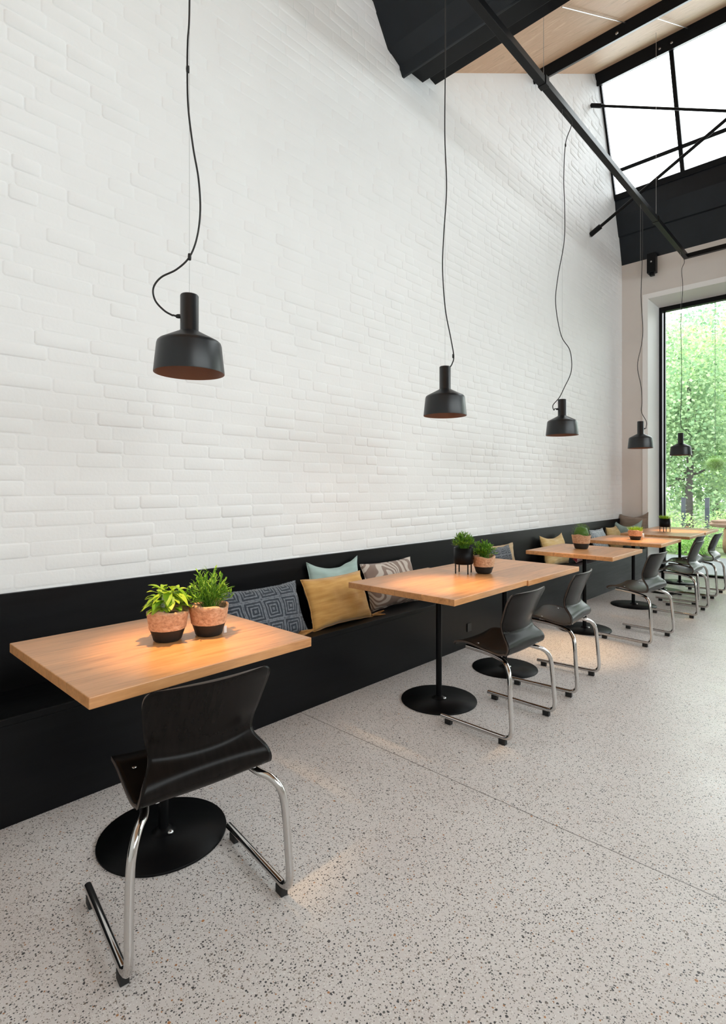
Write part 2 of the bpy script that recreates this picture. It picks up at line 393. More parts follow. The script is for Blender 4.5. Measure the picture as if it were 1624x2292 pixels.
mb.box((OX1-.05, GY, .03), (OX1, GY+.09, OZ-.07)); mb.box((0.4, GY, .03), (0.47, GY+.09, OZ-.07)); mb.box((OX0+.06, GY+.02, .03), (OX0+.085, GY+.07, OZ-.07))
w1 = struct(mb.build('window_1', M['frame']))
for a, b_ in ((OX0+.085, .4), (.47, OX1-.05)):
    mb = MB(); mb.box((a, GY+.04, .03), (b_, GY+.046, OZ-.07)); mb.build('pane', M['glass'], w1)
# right and back walls; the unseen right window band is added for soft side light
mb = MB(); WY0, WY1 = -1.2, 8.2
mb.box((RX, BY, 0), (RX+.3, WY0, 5.2)); mb.box((RX, WY0, 0), (RX+.3, WY1, 2.3)); mb.box((RX, WY0, 4.7), (RX+.3, WY1, 5.2)); mb.box((RX, WY1, 0), (RX+.3, FY+.62, 5.2))
for k in (0, 1):
    a, b_ = 3.99-PER*k, 8.6-PER*k
    if k: a = BY
    mb.prism([(a, 5.2), (a, max(5.2, ceil_z(a, k))), (GL0[0]-PER*k, GL0[1]), (b_, 5.75), (b_+.2, 5.2)], RX, RX+.3)
struct(mb.build('wall_right', M['white']))
mb = MB()
for a, b_ in (((RX+.1, WY0, 2.3), (RX+.16, WY1, 2.36)), ((RX+.1, WY0, 4.64), (RX+.16, WY1, 4.7)), ((RX+.1, WY0, 2.36), (RX+.16, WY0+.06, 4.64)), ((RX+.1, WY1-.06, 2.36), (RX+.16, WY1, 4.64))): mb.box(a, b_)
w = struct(mb.build('window_4', M['frame']))
for k in range(1, 5):
    y = WY0+(WY1-WY0)*k/5; mb = MB(); mb.box((RX+.1, y-.03, 2.36), (RX+.16, y+.03, 4.64)); mb.build('mullion', M['frame'], w)
mb = MB(); mb.box((RX+.12, WY0+.06, 2.36), (RX+.126, WY1-.06, 4.64)); mb.build('pane', M['glass'], w)
mb = MB(); mb.box((WX-.3, BY-.3, 0), (RX+.3, BY, ceil_z(BY, 1)+.1)); struct(mb.build('wall_back', M['white']))

# ceiling: plywood on the saw-tooth slopes
mb = MB()
for k, a in ((0, 3.99), (1, BY)):
    b_ = GL0[0]-PER*k
    mb.prism([(a, ceil_z(a, k)), (b_, ceil_z(b_, k)), (b_-.03, ceil_z(b_, k)+.12), (a-.03, ceil_z(a, k)+.12)], WX-.05, RX+.05)
struct(mb.build('ceiling', M['ply']))

# glazing: frames, mullions, transoms, panes
for k in (0, 1):
    g0, g1 = Vector((0, GL0[0]-PER*k, GL0[1])), Vector((0, GL1[0]-PER*k, GL1[1])); d = (g1-g0).normalized(); nrm = Vector((0, -d.z, d.y))
    def bar(mb, x0, x1, s0, s1, th):
        vs = []
        for x in (x0, x1):
            for s_, t_ in ((s0, -th/2), (s1, -th/2), (s1, th/2), (s0, th/2)):
                p = g0+d*s_+nrm*t_; vs.append((x, p.y, p.z))
        mb.add(vs, [(0, 3, 2, 1), (4, 5, 6, 7), (0, 1, 5, 4), (1, 2, 6, 5), (2, 3, 7, 6), (3, 0, 4, 7)])
    Lg = (g1-g0).length
    mb = MB(); bar(mb, WX, RX, 0, .05, .06); bar(mb, WX, RX, Lg-.05, Lg+.03, .06); bar(mb, WX-.004, WX+.025, 0, Lg, .06)
    w = struct(mb.build('window_%d' % (2+k), M['steel']))
    xs = [-1.96 + .92*i for i in range(8) if -1.96+.92*i < RX]
    for x in xs[::1]:
        mb = MB(); bar(mb, x-.026, x+.026, .05, Lg-.05, .05); mb.build('mullion', M['steel'], w)
    mb = MB(); bar(mb, WX, RX, 1.19, 1.24, .05); mb.build('transom', M['steel'], w)
    for a, b_ in zip([WX+.02]+xs, xs+[RX]):
        mb = MB(); bar(mb, a+.02, b_-.02, .05, Lg-.05, .008); mb.build('pane', M['glass'], w)

# beams and gutters (steel, running away from the brick wall)
def beam(name, poly, label, m='steel', x0=WX-.01, x1=RX):
    mb = MB(); mb.prism(poly, x0, x1); o = struct(mb.build(name, M[m], None, .004)); o['label'] = label; return o
beam('roof_gutter_beam', [(8.60, 5.78), (8.66, 5.50), (8.77, 5.23), (8.80, 5.22), (8.925, 4.83), (9.3, 4.83), (9.3, 5.85)], 'dark steel gutter casing above the tall garden window', 'steel2')
gb = beam('roof_gutter_beam', [(3.06, 5.90), (3.14, 5.204), (3.329, 4.927), (3.47, 4.87), (3.512, 4.80), (3.535, 4.80), (3.62, 5.0), (3.62, 5.5), (3.2, 5.95)], 'folded dark steel gutter casing over the room near the camera', 'steel2')
beam('roof_beam', [(3.626, 4.9), (3.796, 4.908), (3.796, 5.3), (3.626, 5.3)], 'black steel box beam behind the near gutter')
beam('roof_beam', [(3.83, 5.01), (3.988, 4.993), (3.988, 5.3), (3.80, 5.3)], 'black steel edge beam where the plywood ceiling starts')
def slope_beam(y, h, w, lab):
    u = Vector((0, 1, CSL)).normalized(); nn = Vector((0, -CSL, 1)).normalized(); p = Vector((0, y, ceil_z(y)+.004))
    P = [p, p+u*w, p+u*w-nn*h, p-nn*h]
    return beam('roof_beam', [(q.y, q.z) for q in P], lab)
pb = slope_beam(5.86, .115, .10, 'black steel purlin crossing the middle of the plywood ceiling')
hb = slope_beam(7.80, .16, .11, 'black steel head beam above the slanted roof glazing')
beam('roof_beam', [(p-PER, q) for p, q in ((7.80, 7.11), (7.95, 7.11), (7.95, 7.3), (7.80, 7.3))], 'black steel head beam of the nearer roof bay')
for (bx, by, bz) in ((-1.95, 5.90, 6.075), (-1.92, 7.87, 7.07), (-2.06, 7.87, 7.07)):
    pass
def bolt_at(x, y, z, par):
    mb = MB(); mb.lathe([(.0001, -.006), (.016, -.006), (.016, .004), (.0001, .004)], 12, cap=False)
    o = mb.build('bolt', M['bolt'], par); o.location = (x, y, z); o.rotation_euler = (R(90), 0, 0)
def beam_face(y, frac, h):                           # point on the camera side of a sloping beam
    nn = Vector((0, -CSL, 1)).normalized(); p = Vector((0, y, ceil_z(y)))-nn*h*frac; return p
for x in (-1.95, -.95): p = beam_face(5.86, .55, .115); bolt_at(x, p.y-.004, p.z, pb)
for x in (-2.06, -1.92, -1.0): p = beam_face(7.80, .55, .16); bolt_at(x, p.y-.004, p.z, hb)
# support bracket under the far gutter
t = thing('track_bracket', 'small black steel bracket with a bolt under the far gutter', 'bracket', (-2.43, 8.86, 4.53))
mb = MB(); mb.box((-.06, -.05, .04), (.06, .05, .33)); mb.build('bracket_body', M['steel'], t, .003)
mb = MB(); mb.box((-.03, -.03, 0), (.03, .03, .04)); mb.build('bracket_nut', M['steel'], t, .003)
mb = MB(); mb.lathe([(.0001, -.004), (.012, -.004), (.012, .004), (.0001, .004)], 12, cap=False); o = mb.build('bolt', M['bolt'], t); o.location = (0, -.053, .20); o.rotation_euler = (R(90), 0, 0)

# tie rods of the roof bracing
def rod(name, a, b_, r, label, ends=True, mat='steel'):
    a, b_ = Vector(a), Vector(b_); t = thing(name, label, 'tie rod', tuple(a)); d = b_-a
    mb = MB(); mb.tube([(0, 0, 0), tuple(d)], r, 10); mb.build('rod', M[mat], t)
    if ends:
        mb = MB(); mb.tube([(0, 0, 0), tuple(d.normalized()*.16)], r*1.7, 10); mb.build('turnbuckle', M[mat], t)
    return t
rod('tie_rod', (WX, 7.66, 6.69), (2.1, 7.66, 4.06), .017, 'thin dark steel tie rod sloping down from high on the brick wall')
rod('tie_rod', (WX, 7.63, 4.87), (1.1, 7.63, 7.03), .021, 'dark steel tie rod rising from the brick wall across the glazing')
rod('tie_rod', (-1.834, 4.263, 5.235), (-1.861, 5.86, 6.12), .0045, 'thin bright rod under the plywood between gutter and purlin', False, 'bolt')
rod('tie_rod', (-1.697, 6.02, 6.20), (-1.727, 7.78, 7.17), .0045, 'thin bright rod under the plywood between purlin and head beam', False, 'bolt')
# lighting track
TX, TZ = -1.93, 4.60
t = thing('lighting_track', 'long black square lighting track hung under the roof', 'track', (TX, -1.8, TZ))
mb = MB(); mb.box((-.029, 0, -.029), (.029, 10.45, .029)); mb.build('track_bar', M['frame'], t, .002)
mb = MB(); mb.box((.029, 10.394, -.029), (5.6, 10.45, .029)); mb.build('track_bar', M['frame'], t, .002)
for y in (1.0, 5.937, 9.0):
    z1 = ceil_z(y-1.8, 0 if y-1.8 > 3.9 else 1) if y != 9.0 else ceil_z(7.2)
    mb = MB(); mb.tube([(0, y, .02), (0, y, z1-TZ)], .002, 6); mb.build('hanging_wire', M['cordg'], t)
    mb = MB(); mb.box((-.035, y-.03, -.034), (.035, y+.03, .04)); mb.build('hanger_clip', M['frame'], t, .003)

# ---------------------------------------------------------------- bench along the wall
BX, SZ, BZ = -2.514, .436, .876
t = thing('banquette_bench', 'long black timber wall bench with low backboard along the brick wall', 'bench', (BX, BY, 0))
def bb(name, a, b_, bev=.004):
    mb = MB(); mb.box((a[0]-BX, a[1]-BY, a[2]), (b_[0]-BX, b_[1]-BY, b_[2])); return mb.build(name, M['bench'], t, bev)
bb('front_panel', (BX-.03, BY, 0), (BX, FY, SZ-.03)); bb('seat', (WX+.02, BY, SZ-.03), (BX+.004, FY, SZ)); bb('backboard', (WX, BY, SZ-.03), (WX+.02, FY, BZ))
mb = MB(); mb.box((0, 6.13, .13), (.008, 6.19, .20)); s_ = mb.build('power_socket', M['rubber'], t, .003)

# ---------------------------------------------------------------- tables
TN, TD, TL, TT, TZP = -1.628, .79, .844, .036, .760
def make_table():
    t = thing('cafe_table', 'x', 'table', (0, 0, 0))
    mb = MB(); mb.box((-TD/2, -TL/2, TZP-TT), (TD/2, TL/2, TZP)); mb.build('tabletop', M['wood'], t, .003)
    mb = MB(); mb.lathe([(.0185, .012), (.0185, TZP-TT-.006)], 20); mb.build('pole', M['blackpowder'], t)
    mb = MB(); mb.lathe([(.238, 0), (.240, .004), (.238, .010), (.05, .0135), (.034, .016), (.030, .026), (.0185, .030)], 64); mb.build('base_plate', M['blackpowder'], t)
    mb = MB(); mb.box((-.16, -.16, TZP-TT-.006), (.16, .16, TZP-TT)); mb.build('mounting_plate', M['blackpowder'], t, .001)
    mb = MB(); mb.lathe([(.012, 0), (.012, .006), (.006, .009)], 12, (.0, 0, 0)); s = mb.build('set_screw', M['bolt'], t); s.location = (.033, .012, .016)
    return t
tab0 = make_table()
YT = [.574, 2.4135, 3.2585, 4.796, 6.2331, 7.42, 8.265]
TLAB = ['oak-topped cafe table nearest the camera with two basket plants',
        'oak cafe table carrying the black legged planter, nearer half of the joined middle pair',
        'oak cafe table with bare top, farther half of the joined middle pair',
        'single oak cafe table with one round-bushed basket plant beside the yellow cushions',
        'single oak cafe table with the bright grassy basket plant and a small shaker',
        'oak cafe table with black legged planter, nearer of the window bay pair',
        'bare oak cafe table at the garden window, farther half of the window bay pair']
POLE = [(-2.006, .98), (-2.025, 2.835), (-2.024, 3.676), (-2.00, 5.234), (-2.015, 6.604), (-2.01, 7.797), (-1.99, 8.62)]
for i, y in enumerate(YT):
    o = tab0 if i == 0 else copy_tree(tab0)
    o.location = (TN-TD/2, y+TL/2, 0 if i != 2 else -.004); o['label'] = TLAB[i]; o['group'] = 'oak cafe tables along the bench'
    if i == 0: o.rotation_euler = (0, 0, R(.6))
for o in [tab0]: pass

# ---------------------------------------------------------------- chairs
SH = [(.352, .418, .150), (.350, .432, .178), (.335, .448, .192), (.300, .461, .200), (.24, .466, .205), (.17, .457, .209), (.11, .446, .212), (.06, .440, .214), (.020, .441, .214),
      (-.004, .455, .213), (-.016, .480, .210), (-.010, .508, .200), (.006, .528, .185), (.021, .547, .172), (.027, .568, .168), (.022, .600, .174), (.005, .645, .185), (-.016, .700, .195),
      (-.036, .745, .201), (-.049, .774, .197), (-.053, .786, .180)]
def make_chair():
    t = thing('shell_chair', 'x', 'chair', (0, 0, 0))
    P = spline(SH, 3); nv = 15; vs = []; fs = []
    for i, p in enumerate(P):
        f, z, w = p; s = i/(len(P)-1)
        bk = max(0, min(1, (z-.49)/.12)) if s > .4 else 0
        cu = .034*bk; st = .012*(1-bk) if s < .45 else 0
        for k in range(nv):
            q = -1+2*k/(nv-1)
            ex = 0
            if s > .9: ex = -(abs(q)**3)*.012
            vs.append((-(f+cu*q*q-.010*bk), w*q, z+st*abs(q)**2.5+ex + (0.008*abs(q)**3 if .9 < s else 0)))
    for i in range(len(P)-1):
        for k in range(nv-1): fs.append((i*nv+k, i*nv+k+1, (i+1)*nv+k+1, (i+1)*nv+k))
    mb = MB(); mb.add(vs, fs, 0, True); o = mb.build('shell', [M['shell'], M['shelledge']], t)
    sm = o.modifiers.new('sub', 'SUBSURF'); sm.levels = 1; sm.render_levels = 1
    so = o.modifiers.new('thick', 'SOLIDIFY'); so.thickness = .011; so.offset = 0; so.material_offset_rim = 1; so.use_even_offset = True
    for (f, y) in ((.0, .155), (.0, -.155), (.20, .16), (.20, -.16)):
        mb = MB(); mb.lathe([(.008, 0), (.008, .003), (.004, .005)], 12); b_ = mb.build('rivet', M['bolt'], t); b_.location = (-f, y, .450 if f == 0 else .470)
    for s in (-1, 1):
        pts = [(.27, .165, .443), (.15, .168, .436), (.07, .172, .425), (.02, .185, .416), (-.010, .208, .405), (-.034, .228, .378), (-.046, .240, .335), (-.052, .246, .26), (-.060, .250, .15), (-.064, .252, .085), (-.054, .252, .052), (-.028, .252, .037), (.01, .252, .035), (.20, .252, .035), (.385, .252, .035)]
        mb = MB(); mb.tube(spline([(-f, s*y, z) for f, y, z in pts], 5), .0125, 14); lg = mb.build('sled_leg', M['chrome'], t)
        for f in (-.012, .335):
            mb = MB(); mb.box((-f-.02, s*.252-.013, 0), (-f+.02, s*.252+.013, .030)); mb.build('floor_glide', M['rubber'], lg, .003)
    mb = MB(); mb.tube([(-.14, -.168, .434), (-.14, .168, .434)], .010, 10); mb.build('cross_tube', M['chrome'], t)
    return t
ch0 = make_chair()
CH = [(-1.485, .875, 7, 'black shell chair nearest the camera, seen from behind at the first table'),
      (-1.438, 2.833, 1, 'black shell chair at the nearer half of the joined middle tables'),
      (-1.477, 3.71, -5, 'black shell chair at the farther half of the joined middle tables'),
      (-1.412, 5.24, 5, 'black shell chair at the single table with the round-bushed basket plant'),
      (-1.395, 6.66, 0, 'black shell chair with bright reflecting seat at the table with the grassy basket plant'),
      (-1.53, 7.385, 0, 'black shell chair half hidden in the row, second from the garden window'),
      (-1.455, 7.95, 0, 'black shell chair farthest from the camera, next to the garden window')]
for i, (x, y, ph, lab) in enumerate(CH):
    o = ch0 if i == 0 else copy_tree(ch0)
    o.location = (x, y, 0); o.rotation_euler = (0, 0, R(-ph)); o['label'] = lab; o['group'] = 'black shell chairs on chrome sled legs'

# ---------------------------------------------------------------- pendant lamps
CY, SY = math.cos(R(YAW)), math.sin(R(YAW))
def unproj(px, py, t):                                # a photo pixel at a given depth -> room coordinates
    u = (px-812)/FPX; v = (HORY-py)/FPX
    return Vector(((u*CY-SY)*t, (u*SY+CY)*t, CAMH+v*t))
def depth(x, y): return -x*SY+y*CY
def make_lamp(loc, cord, gland_ang, label, power, clips):
    t = thing('pendant_lamp', label, 'lamp', loc, 0, 'black pendant lamps over the tables')
    pr = [(.132, 0), (.1325, .003), (.1215, .108), (.1185, .118), (.112, .124), (.042, .160), (.0345, .166), (.0345, .300), (.032, .304), (.0001, .304)]
    mb = MB(); mb.lathe(pr, 64, cap=False); o = mb.build('lamp_shade', M['lamp'], t)
    pin = [(.130, .001), (.119, .107), (.110, .120), (.040, .155), (.031, .162), (.031, .25), (.0001, .25)]
    mb = MB(); mb.lathe([(.132, 0)]+pin, 64, cap=False); mb.build('shade_lining', M['copper'], t)
    mb = MB(); mb.lathe([(.0001, 0), (.014, .004), (.021, .015), (.022, .028), (.015, .045), (.013, .07)], 20, (0, 0, .152), cap=False); mb.build('bulb', M['bulb'], t)
    ca, sa = math.cos(gland_ang), math.sin(gland_ang)
    mb = MB(); mb.tube([(.033*ca, .033*sa, .222), (.045*ca, .045*sa, .222), (.052*ca, .052*sa, .222)], [.0085, .0085, .006], 12); mb.build('cord_gland', M['rubber'], t)
    d = depth(loc[0], loc[1]); g = Vector((.05*ca, .05*sa, .222))
    P = [unproj(px, py, d)-Vector(loc) for px, py in cord]
    P = [Vector((0, 0, TZ-.02-loc[2]))] + P + [g+Vector((.012*ca, .012*sa, .004)), g]
    mb = MB(); mb.tube(spline(P, 6), .0037, 8); mb.build('cord', M['cord'], t)
    mb = MB(); mb.tube([(0, 0, .30), (0, 0, TZ-.02-loc[2])], .0008, 5); mb.build('suspension_wire', M['cordg'], t)
    for c in clips:
        p = unproj(*c, d)-Vector(loc); mb = MB(); mb.lathe([(.0001, -.014), (.006, -.012), (.007, 0), (.006, .012), (.0001, .014)], 10, cap=False); q = mb.build('cord_clip', M['rubber'], t); q.location = p
    l = bpy.data.lights.new('bulb_light', 'SPOT'); l.energy = power; l.color = (1, .62, .28); l.shadow_soft_size = .02; l.spot_size = R(42); l.spot_blend = 1.0
    lo = bpy.data.objects.new('bulb_light', l); C.objects.link(lo); lo.parent = t; lo.location = (0, 0, .145)
    return t
mE, N_, L_, b_ = newmat('warm_bulb'); setp(b_, (1, .8, .55)); b_.inputs['Emission Color'].default_value = (1, .62, .30, 1); b_.inputs['Emission Strength'].default_value = 1.0; M['bulb'] = mE
LP = 55
left, right_ = R(180+43.5), R(43.5)
lamps = [((TX, 1.056, 1.801), [(424, -400), (424, 0), (420, 90), (419, 155), (421, 240), (432, 330), (444, 400), (448, 470), (441, 530), (424, 575), (395, 603), (360, 621), (343, 645), (347, 672), (366, 694), (384, 705)], left,
          'black pendant lamp nearest the camera, with its cord looping out left', LP, [(420, 155), (424, 575)]),
         ((TX, 2.770, 1.801), [(996, 0), (996, 150), (995, 300), (999, 420), (993, 520), (990, 600), (996, 690), (1008, 755), (1015, 797), (1011, 815), (1004, 828)], R(43.5+60),
          'black pendant lamp over the joined middle tables, second from the camera', LP, [(1014, 797)]),
         ((TX, 4.490, 1.801), [(1278, 268), (1277, 285), (1265, 322), (1261, 400), (1263, 460), (1262, 540), (1248, 620), (1243, 680), (1255, 750), (1275, 785), (1278, 830), (1262, 868), (1251, 890), (1237, 907), (1239, 918)], left,
          'black pendant lamp over the table with the round-bushed plant, middle of five', LP, [(1265, 325)]),
         ((TX, 6.600, 1.801), [(1437, 480), (1437, 567), (1434, 663), (1438, 734), (1435, 771), (1426, 819), (1434, 865), (1436, 899), (1435, 922), (1446, 944), (1445, 958)], right_,
          'small-looking black pendant lamp seen against the plaster pier beside the window', LP, []),
         ((TX, 8.335, 1.795), [(1531, 585), (1525, 604), (1527, 644), (1523, 720), (1524, 777), (1525, 834), (1524, 890), (1523, 950), (1535, 966), (1546, 975), (1542, 984)], right_,
          'farthest black pendant lamp, seen against the green garden window', LP, [])]
for a in lamps: make_lamp(*a)

# ---------------------------------------------------------------- plants
def leaf(mb, base, dirv, L_, w, droop=.3, seg=4, fold=.15, mi=0):
    d = dirv.normalized(); side = d.cross(Vector((0, 0, 1)))
    side = side.normalized() if side.length > .01 else Vector((1, 0, 0)); up = side.cross(d)
    vs = []
    for i in range(seg+1):
        s = i/seg; c = base+d*(L_*s)+Vector((0, 0, -droop*L_*s*s)); ww = w*math.sin(math.pi*min(1, (s*.92+.06)))**.8*(1-.25*s)
        vs += [tuple(c-side*ww+up*ww*fold), tuple(c), tuple(c+side*ww+up*ww*fold)]
    fs = []
    for i in range(seg):
        b = i*3; fs += [(b, b+1, b+4, b+3), (b+1, b+2, b+5, b+4)]
    mb.add(vs, fs, mi, True)
def rdir(r, zmin=-.2, zmax=1):
    a = r.random()*2*math.pi; z = r.uniform(zmin, zmax); q = math.sqrt(max(0, 1-z*z)); return Vector((q*math.cos(a), q*math.sin(a), z))
def foliage(kind, seed, rr, hh):
    r = random.Random(seed); mb = MB()
    if kind == 'basil':
        for i in range(95):
            d = rdir(r, .0, 1); p = Vector((d.x*rr*.75, d.y*rr*.75, .03+d.z*hh*.72))*r.uniform(.7, 1)
            o = Vector((d.x, d.y, r.uniform(-.15, .5))); leaf(mb, p, o, r.uniform(.035, .062), r.uniform(.012, .021), r.uniform(.2, .8), 5, .25)
        for i in range(14): d = rdir(r, .3, .9); mb.tube([(0, 0, 0), (d.x*rr*.3, d.y*rr*.3, hh*.4), (d.x*rr*.7, d.y*rr*.7, .02+d.z*hh*.75)], .0018, 5)
    elif kind == 'herb':
        for i in range(85):
            d = rdir(r, .15, 1); base = Vector((r.uniform(-.03, .03), r.uniform(-.03, .03), 0)); tip = Vector((d.x*rr*1.15, d.y*rr*1.15, .02+d.z*hh*r.uniform(.75, 1.1)))
            mid = (base+tip)/2+Vector((0, 0, .02)); P = spline([base, mid, tip], 5); mb.tube(P, .0012, 4)
            for k in range(3, 11):
                q = P[min(k, 10)]
                leaf(mb, q, rdir(r, -.1, .9)+d*.8, r.uniform(.016, .030), r.uniform(.003, .0055), .1, 2, .2)
    elif kind == 'thyme':
        for i in range(900):
            d = rdir(r, -.15, 1); k = r.uniform(.75, 1.02); p = Vector((d.x*rr*k, d.y*rr*k, .028+d.z*hh*.8*k)); leaf(mb, p, d+rdir(r, -1, 1)*.6, r.uniform(.012, .022), .0035, .1, 1, .1)
        mb.lathe([(.001, -.01), (rr*.75, .0), (rr*.8, .03), (rr*.6, .03+hh*.45), (.001, .03+hh*.6)], 16, cap=False)
    else:
        for i in range(230):
            a = r.random()*6.283; q = rr*.8*math.sqrt(r.random()); b = Vector((q*math.cos(a), q*math.sin(a), 0)); d = Vector((math.cos(a)*q*9, math.sin(a)*q*9, 1))+rdir(r, -.3, .3)*.35
            leaf(mb, b, d, r.uniform(.6, 1.05)*hh, .0024, .15, 4, .1)
    return mb
def basket(name, loc, r1, r0, h, kind, seed, hh, label, rz=0, mat='basil', label_stick=False, price=False, handle=False, sc_=1.0):
    t = thing(name, label, 'plant', loc, rz); hb_ = h*.42
    mid = r0+(r1-r0)*.55
    rw = random.Random(seed)
    def wav(mb):
        v = []
        for (x, y, z) in mb.v:
            a = math.atan2(y, x); k = 1+.025*math.sin(3*a+seed)*(z/h)+.012*math.sin(7*a+seed*2)
            dz = (.006*math.sin(2*a+seed)+.003*math.sin(5*a))*max(0, (z/h-.7)/.3)
            v.append((x*k, y*k, z+dz))
        mb.v = v; return mb
    mb = MB(); mb.lathe([(.0001, 0), (r0*.85, 0), (r0*.97, .006), (r0*1.04, .02), (mid, hb_)], 40, cap=False); wav(mb).build('basket_base', M['basketb'], t)
    prof_ = []
    for k in range(9):
        s = k/8; prof_.append((mid+.0015+(r1-mid)*s+.0015*math.sin(s*25), hb_-.002+(h-hb_)*s))
    prof_ += [(r1-.004, h+.002), (r1-.009, h-.006), (r1-.012, h-.025)]
    mb = MB(); mb.lathe(prof_, 40, cap=False); wav(mb).build('basket_rim', M['basket'], t)
    mb = MB(); mb.lathe([(.0001, h-.022), (r1-.010, h-.022)], 24, cap=False); mb.build('soil', M['soil'], t)
    mb = foliage(kind, seed, r1, hh); f = mb.build('foliage', M[mat], t); f.location = (0, 0, h-.018)
    if label_stick:
        mb = MB(); mb.box((-.008, -.0008, -.03), (.008, .0008, .05)); s = mb.build('plant_label', M['tag'], t); s.location = (r1*.55*math.cos(-rz+R(-50)), r1*.55*math.sin(-rz+R(-50)), h+.02); s.rotation_euler = (R(8), R(12), -rz+R(43))
    if price:
        mb = MB(); mb.box((-.006, -.0008, 0), (.006, .0008, .028)); s = mb.build('price_tag', M['tag'], t); s.location = (r1*.82, .01, .004); s.rotation_euler = (0, 0, R(43))
    if handle:
        mb = MB(); mb.tube(spline([(-r1*.86, -.02, h-.01), (-r1*1.02, -.022, h+.012), (-r1*1.20, -.01, h+.022), (-r1*1.03, .004, h+.010), (-r1*.86, 0, h-.01)], 5), .005, 8); s = mb.build('basket_handle', M['basketb'], t)
    return t
ZT = TZP
basket('potted_basil', (-2.017, 1.01, ZT), .078, .055, .118, 'basil', 3, .125, 'broad-leaved basil in a tan and black basket, left one on the nearest table', 0, 'basil', label_stick=True)
basket('potted_herb', (-1.971, 1.165, ZT), .078, .055, .122, 'herb', 5, .135, 'fine-leaved green herb in a tan and black basket, right one on the nearest table', R(43), 'herb', price=True, handle=True)
basket('potted_herb', (-1.990, 3.325, ZT), .078, .056, .118, 'herb', 8, .10, 'green herb in tan and black basket beside the legged planter', 1, 'herb')
basket('potted_thyme', (-2.081, 5.285, ZT), .088, .062, .135, 'thyme', 9, .12, 'round dense dark green bush in a tan and black basket', 2, 'thyme')
basket('potted_grass', (-1.987, 6.61, ZT), .076, .054, .108, 'blade', 11, .085, 'bright green grassy plant in a tan and black basket beside the small shaker', 0, 'chive')
def legged(loc, seed, kind, mat, label, hh, rz):
    t = thing('legged_planter', label, 'plant', loc, rz)
    z0, z1, r = .065, .178, .066
    mb = MB(); mb.lathe([(.0001, z0), (r-.004, z0), (r, z0+.005), (r, z1), (r-.004, z1), (r-.004, z1-.03)], 48, cap=False); mb.build('planter_bowl', M['blackpowder'], t)
    mb = MB(); mb.lathe([(.0001, z1-.02), (r-.004, z1-.02)], 24, cap=False); mb.build('soil', M['soil'], t)
    for k in range(4):
        a = R(45+90*k); mb = MB(); mb.tube([(r*.93*math.cos(a), r*.93*math.sin(a), 0), (r*.93*math.cos(a), r*.93*math.sin(a), z0+.004)], .0045, 8); mb.build('leg', M['blackpowder'], t)
    mb = foliage(kind, seed, r*1.05, hh); f = mb.build('foliage', M[mat], t); f.location = (0, 0, z1-.015); return t
legged((-2.085, 3.215, ZT), 21, 'herb', 'herb', 'black cylindrical planter on four thin legs with bushy herb on the middle tables', .095, .3)
legged((-2.053, 8.06, ZT), 22, 'blade', 'chive', 'black planter on thin legs with yellow-green tuft on the window bay table', .075, .78)
t = thing('salt_shaker', 'small glass and metal shaker beside the grassy plant', 'shaker', (-1.961, 6.78, ZT))
mb = MB(); mb.lathe([(.0001, 0), (.017, 0), (.018, .03), (.015, .045)], 20, cap=False); mb.build('glass_body', plain('frosted_glass', (.6, .6, .6), .2), t)
mb = MB(); mb.lathe([(.0155, .044), (.0155, .058), (.010, .064), (.0001, .065)], 20, cap=False); mb.build('metal_cap', M['bolt'], t)

